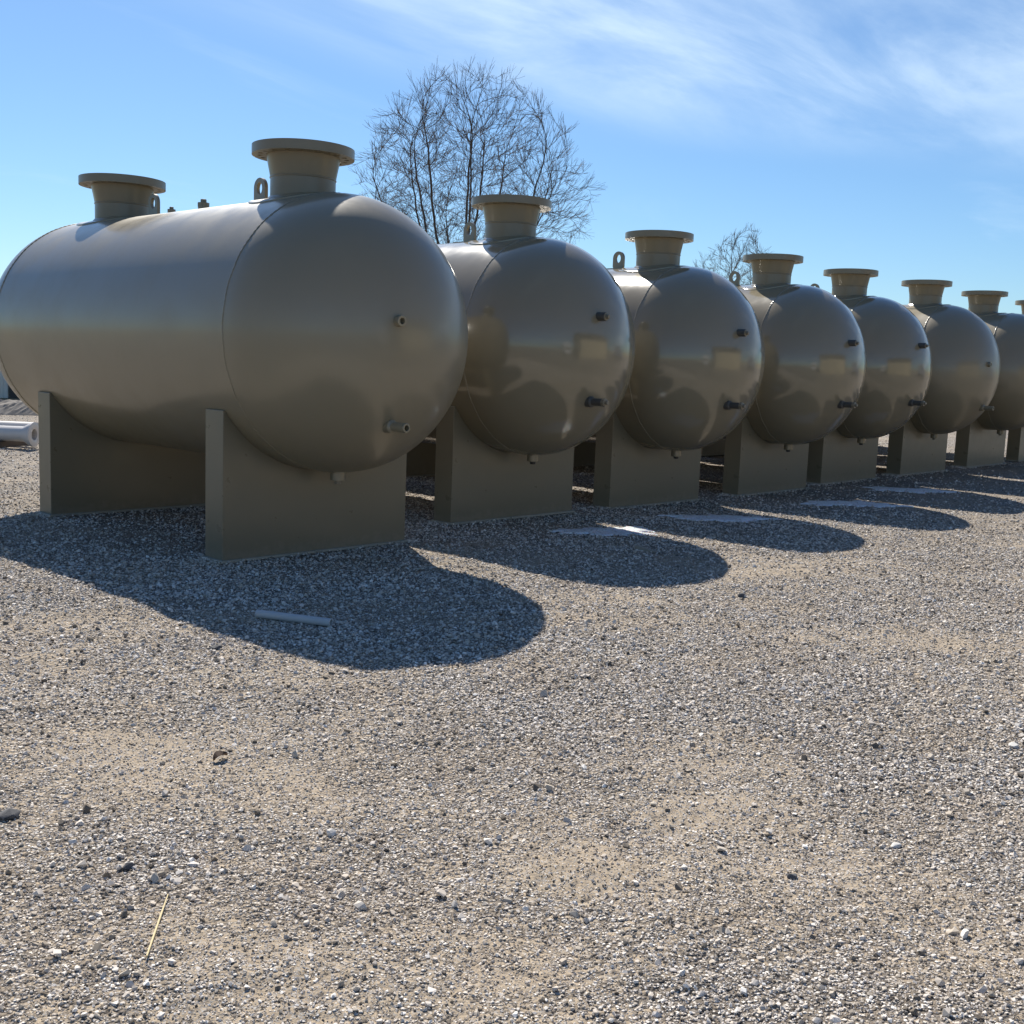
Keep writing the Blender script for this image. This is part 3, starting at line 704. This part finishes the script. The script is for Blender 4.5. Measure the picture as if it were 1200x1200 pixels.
# pale ribbed shed behind the yard
def shed(c, ang, L_, W, H_, label):
    t = empty('storage_shed', (*c, -.05), ang); tag(t, label, 'shed')
    def ribbed(name, L2, loc, rz):
        V, F = [], []; n = int(L2/.3)
        xs = []
        for k in range(n): x0 = -L2/2+k*L2/n; s = L2/n; xs += [(x0, 0), (x0+s*.45, 0), (x0+s*.55, .04), (x0+s*.9, .04)]
        xs.append((L2/2, 0))
        for x, y in xs: V += [(x, -y, 0), (x, -y, H_)]
        for k in range(len(xs)-1): F.append((2*k, 2*k+2, 2*k+3, 2*k+1))
        o = link(name, mesh(name, V, F), M_SHED, t, loc); o.rotation_euler.z = rz
    ribbed('wall', L_, (0, -W/2, 0), 0); ribbed('wall', L_, (0, W/2, 0), math.pi); ribbed('wall', W, (L_/2, 0, 0), math.pi/2); ribbed('wall', W, (-L_/2, 0, 0), -math.pi/2)
    link('roof', boxmesh('roof', -L_/2-.1, L_/2+.1, -W/2-.1, W/2+.1, H_+.003, H_+.12, .02), M_SHED, t)
    link('door', boxmesh('door', -.6, .6, -W/2-.07, -W/2-.045, .05, 2.1, .005), M_BROWN, t)
sp_ = np.array(pix(5, 467)); shed(sp_+np.array([1.5, 1.2]), R_(-30), 9, 3, 2.5, 'pale ribbed metal shed glimpsed at the left edge behind the pipes')

# ------------------------------------------------------------------ bare trees
def bare_tree(px, dist, h, w, seed, label, npts=2600, twigs=2, lo=.16):
    d = rt*((px-600)/FPX)+fw; a = math.atan2(d.y, d.x); bx, by = dist*math.cos(a), dist*math.sin(a)
    rng = np.random.default_rng(seed); cz = .56*h
    # the crown's outline: a broad dome above, narrowing to the fork below; leaders reach for points inside it
    pts = []
    while len(pts) < npts:
        p = rng.uniform(-1, 1, 3); z = lo*h+(h-lo*h)*(p[2]*.5+.5); rr = math.hypot(p[0], p[1])
        t = (z-cz)/(h-cz) if z > cz else (cz-z)/(cz-lo*h)
        lim = math.sqrt(max(0, 1-t*t)) if z > cz else (1-t)**.55
        lim *= 1+.10*math.sin(3*math.atan2(p[1], p[0])+seed)+.05*math.sin(7*math.atan2(p[1], p[0])+2*z)
        if rr < lim and rng.random() < .25+.75*(rr/max(lim, 1e-3))**1.5+.4*max(0, (z-cz)/(h-cz)): pts.append((p[0]*w, p[1]*w, z))
    A = np.array(pts); step = .021*h; infl = .22*h; kill = .030*h
    N = [np.array((0, 0, -.3)), np.array((.02, 0, .04*h)), np.array((0, .03, .08*h))]; par = [-1, 0, 1]
    ph = rng.uniform(0, 6.28)
    nl = 20 if h > 14 else 13
    for k in range(nl):                                        # straight limbs fan out of the low fork, like a vase
        az = ph+k*2.39996; ti = R_(57)*math.sqrt((k+.4)/nl); base = 2; q = N[2]+np.array((0, 0, rng.uniform(0, .05*h))); bend = rng.normal(0, .012, 3)
        for j in range(34):
            t2 = ti*(1-.016*j); q = q+step*np.array((math.sin(t2)*math.cos(az), math.sin(t2)*math.sin(az), math.cos(t2)))+rng.normal(0, .022, 3)+bend
            t = max(0, (q[2]-cz)/(h-cz))
            if math.hypot(q[0], q[1]) > .86*w*math.sqrt(max(0, 1-t*t)) or q[2] > h*rng.uniform(.80, .9): break
            N.append(q.copy()); par.append(base); base = len(N)-1
    NA = np.array(N); D2 = ((A[:, None]-NA[None, 3:])**2).sum(-1); near = D2.argmin(1)+3; dd = np.sqrt(D2.min(1)); kids = {}
    for it in range(90):
        act = dd < infl
        if not act.any(): break
        new, npar = [], []
        for nd in np.unique(near[act]):
            v = A[act & (near == nd)]-N[nd]; v /= np.linalg.norm(v, axis=1)[:, None]; v = v.mean(0); pv = N[nd]-N[par[nd]]; pv /= np.linalg.norm(pv)
            v = v/max(np.linalg.norm(v), 1e-6)+1.0*pv+np.array((0, 0, .24))+rng.normal(0, .08, 3); v /= np.linalg.norm(v)
            if kids.get(nd, 0) >= 3 or any(v @ c > .93 for c in kids.get((nd, 'd'), [])): 
                kids[nd] = 9; continue
            kids[nd] = kids.get(nd, 0)+1; kids.setdefault((nd, 'd'), []).append(v)
            new.append(N[nd]+v*step); npar.append(int(nd))
        if not new: break
        b0 = len(N); N += new; par += npar; NW = np.array(new)
        d2 = np.sqrt(((A[:, None]-NW[None])**2).sum(-1)); j = d2.argmin(1); m_ = d2[np.arange(len(A)), j]; up_ = m_ < dd
        near[up_] = b0+j[up_]; dd[up_] = m_[up_]; keep = dd > kill; A, near, dd = A[keep], near[keep], dd[keep]
        if len(A) == 0: break
    n = len(N); ch = [[] for _ in range(n)]
    for i in range(1, n): ch[par[i]].append(i)
    rad = np.zeros(n); tip = .0075
    for i in range(n-1, -1, -1): rad[i] = max(tip, sum(rad[c]**1.95 for c in ch[i])**(1/1.95)) if ch[i] else tip
    rad *= 1.; thick, fine = [], []; V_ = [Vector(p) for p in N]; stack = [(0, None)]
    while stack:
        i, frm = stack.pop(); line = [frm, i] if frm is not None else [i]
        while ch[i]:
            c = max(ch[i], key=lambda k: rad[k])
            for o_ in ch[i]:
                if o_ != c: stack.append((o_, i))
            line.append(c); i = c
        if len(line) > 1:
            rr = [float(rad[k]) for k in line]; rr[0] = min(rr[0], rr[1]*1.15)
            (thick if rr[min(1, len(rr)-1)] > .03 else fine).append(([V_[k] for k in line], rr))
    rnd = random.Random(seed)
    for i in range(3, n):                                      # twigs along the thin wood
        if rad[i] > .03 or N[i][2] < .2*h: continue
        ax = (V_[i]-V_[par[i]]).normalized()
        for _ in range(twigs if ch[i] else twigs+1):
            pr = ax.orthogonal(); pr.rotate(Matrix.Rotation(rnd.uniform(0, 6.283), 3, ax)); an = R_(rnd.uniform(10, 32) if ch[i] else rnd.uniform(0, 22))
            dv = ax*math.cos(an)+pr*math.sin(an); dv.z += .30; dv.normalize(); L_ = rnd.uniform(.03, .065)*h
            m1 = V_[i]+dv*L_*.5+pr*L_*.03; e1 = m1+(dv+Vector((0, 0, .12))).normalized()*L_*.5; fine.append(([V_[i], m1, e1], [.0075, .0062, .0048]))
            d3 = (dv+pr*rnd.choice((-.35, .35))+Vector((0, 0, .15))).normalized(); fine.append(([m1, m1+d3*L_*.4], [.006, .0045]))
    t = empty('bare_tree', (bx, by, hz(bx, by))); tag(t, label, 'tree', 'bare winter trees behind the tanks')
    v, f = tubes(thick, 6); link('trunk', mesh('trunk', v, f), M_BARK, t, smooth=True)
    v, f = tubes(fine, 3); link('crown', mesh('crown', v, f), M_TWIG, t, smooth=True)
    print('tree', n, len(fine), 'trunk radius', rad[0])
bare_tree(534, 56, 15.6, 5.6, 4, 'big bare round-crowned tree rising behind the second tank')
bare_tree(850, 80, 11.6, 2.5, 8, 'small distant bare tree between the third and fourth tanks\' nozzles', 1100, 2, .3)
bare_tree(806, 95, 11.2, 1.5, 12, 'faint thin bare tree right of the third tank\'s nozzle', 350, 2, .4)

# ------------------------------------------------------------------ the yard behind the viewer, seen only as reflections in the heads
def workshop():
    t = empty('workshop', (19.5, -13, 0)); tag(t, 'tan metal workshop mirrored in the glossy tank heads', 'building')
    link('wall', boxmesh('wall', -6.5, 6.5, -5, 5, -.1, 4.6), M_TANWALL, t)
    V = [(-7, -5.6, 4.55), (7, -5.6, 4.55), (7, 5.6, 4.55), (-7, 5.6, 4.55), (-7, 0, 6.2), (7, 0, 6.2), (-7, -5.6, 4.75), (7, -5.6, 4.75), (7, 5.6, 4.75), (-7, 5.6, 4.75), (-7, 0, 6.4), (7, 0, 6.4)]
    F = [(0, 1, 5, 4), (3, 4, 5, 2), (6, 10, 11, 7), (9, 8, 11, 10), (0, 6, 7, 1), (3, 2, 8, 9), (0, 4, 10, 6), (3, 9, 10, 4), (1, 7, 11, 5), (2, 5, 11, 8)]
    link('roof', mesh('roof', V, F), M_BROWN, t)
    for x in (-6.53, 6.53): link('corner_trim', boxmesh('corner_trim', x-.12, x+.12, 4.9, 5.06, 0, 4.5), M_BROWN, t)
workshop()
def box_truck(c, ang, label):
    t = empty('box_truck', (*c, 0), ang); tag(t, label, 'truck', 'white trucks mirrored in the tank heads')
    link('cargo_box', boxmesh('cargo_box', -3.2, 1.4, -1.2, 1.2, .95, 3.3, .05), M_WHITE, t)
    bm = bmesh.new(); pr = [(1.5, .55), (3.3, .55), (3.3, 1.25), (3.0, 1.45), (2.55, 2.3), (1.5, 2.35)]
    a = [bm.verts.new((x, -1.05, z)) for x, z in pr]; b = [bm.verts.new((x, 1.05, z)) for x, z in pr]
    bm.faces.new(a); bm.faces.new(b[::-1])
    for i in range(6): j = (i+1) % 6; bm.faces.new((a[i], b[i], b[j], a[j]))
    bmesh.ops.recalc_face_normals(bm, faces=bm.faces); me = bpy.data.meshes.new('cab'); bm.to_mesh(me); bm.free(); cb_ = link('cab', me, M_WHITE, t)
    g = link('windshield', boxmesh('windshield', -.02, .02, -.9, .9, -.42, .42, .005), M_GLASS, cb_, (2.80, 0, 1.9)); g.rotation_euler.y = R_(-28)
    link('chassis', boxmesh('chassis', -3.1, 3.1, -.45, .45, .5, .93), M_BROWN, t)
    for x in (-2.1, 2.4):
        for y in (-1, 1):
            v, f = lathe([(.001, -.14), (.3, -.14), (.42, -.12), (.46, -.06), (.46, .06), (.42, .12), (.3, .14), (.001, .14)], 24, 'Y')
            link('wheel', mesh('wheel', v, f), M_TYRE, t, (x, y*.95, .46))
box_truck((9.2, -14), R_(80), 'white box truck left of the workshop in the tank heads\' reflections')
box_truck((33, -3.5), R_(60), 'white box truck right of the workshop in the tank heads\' reflections')
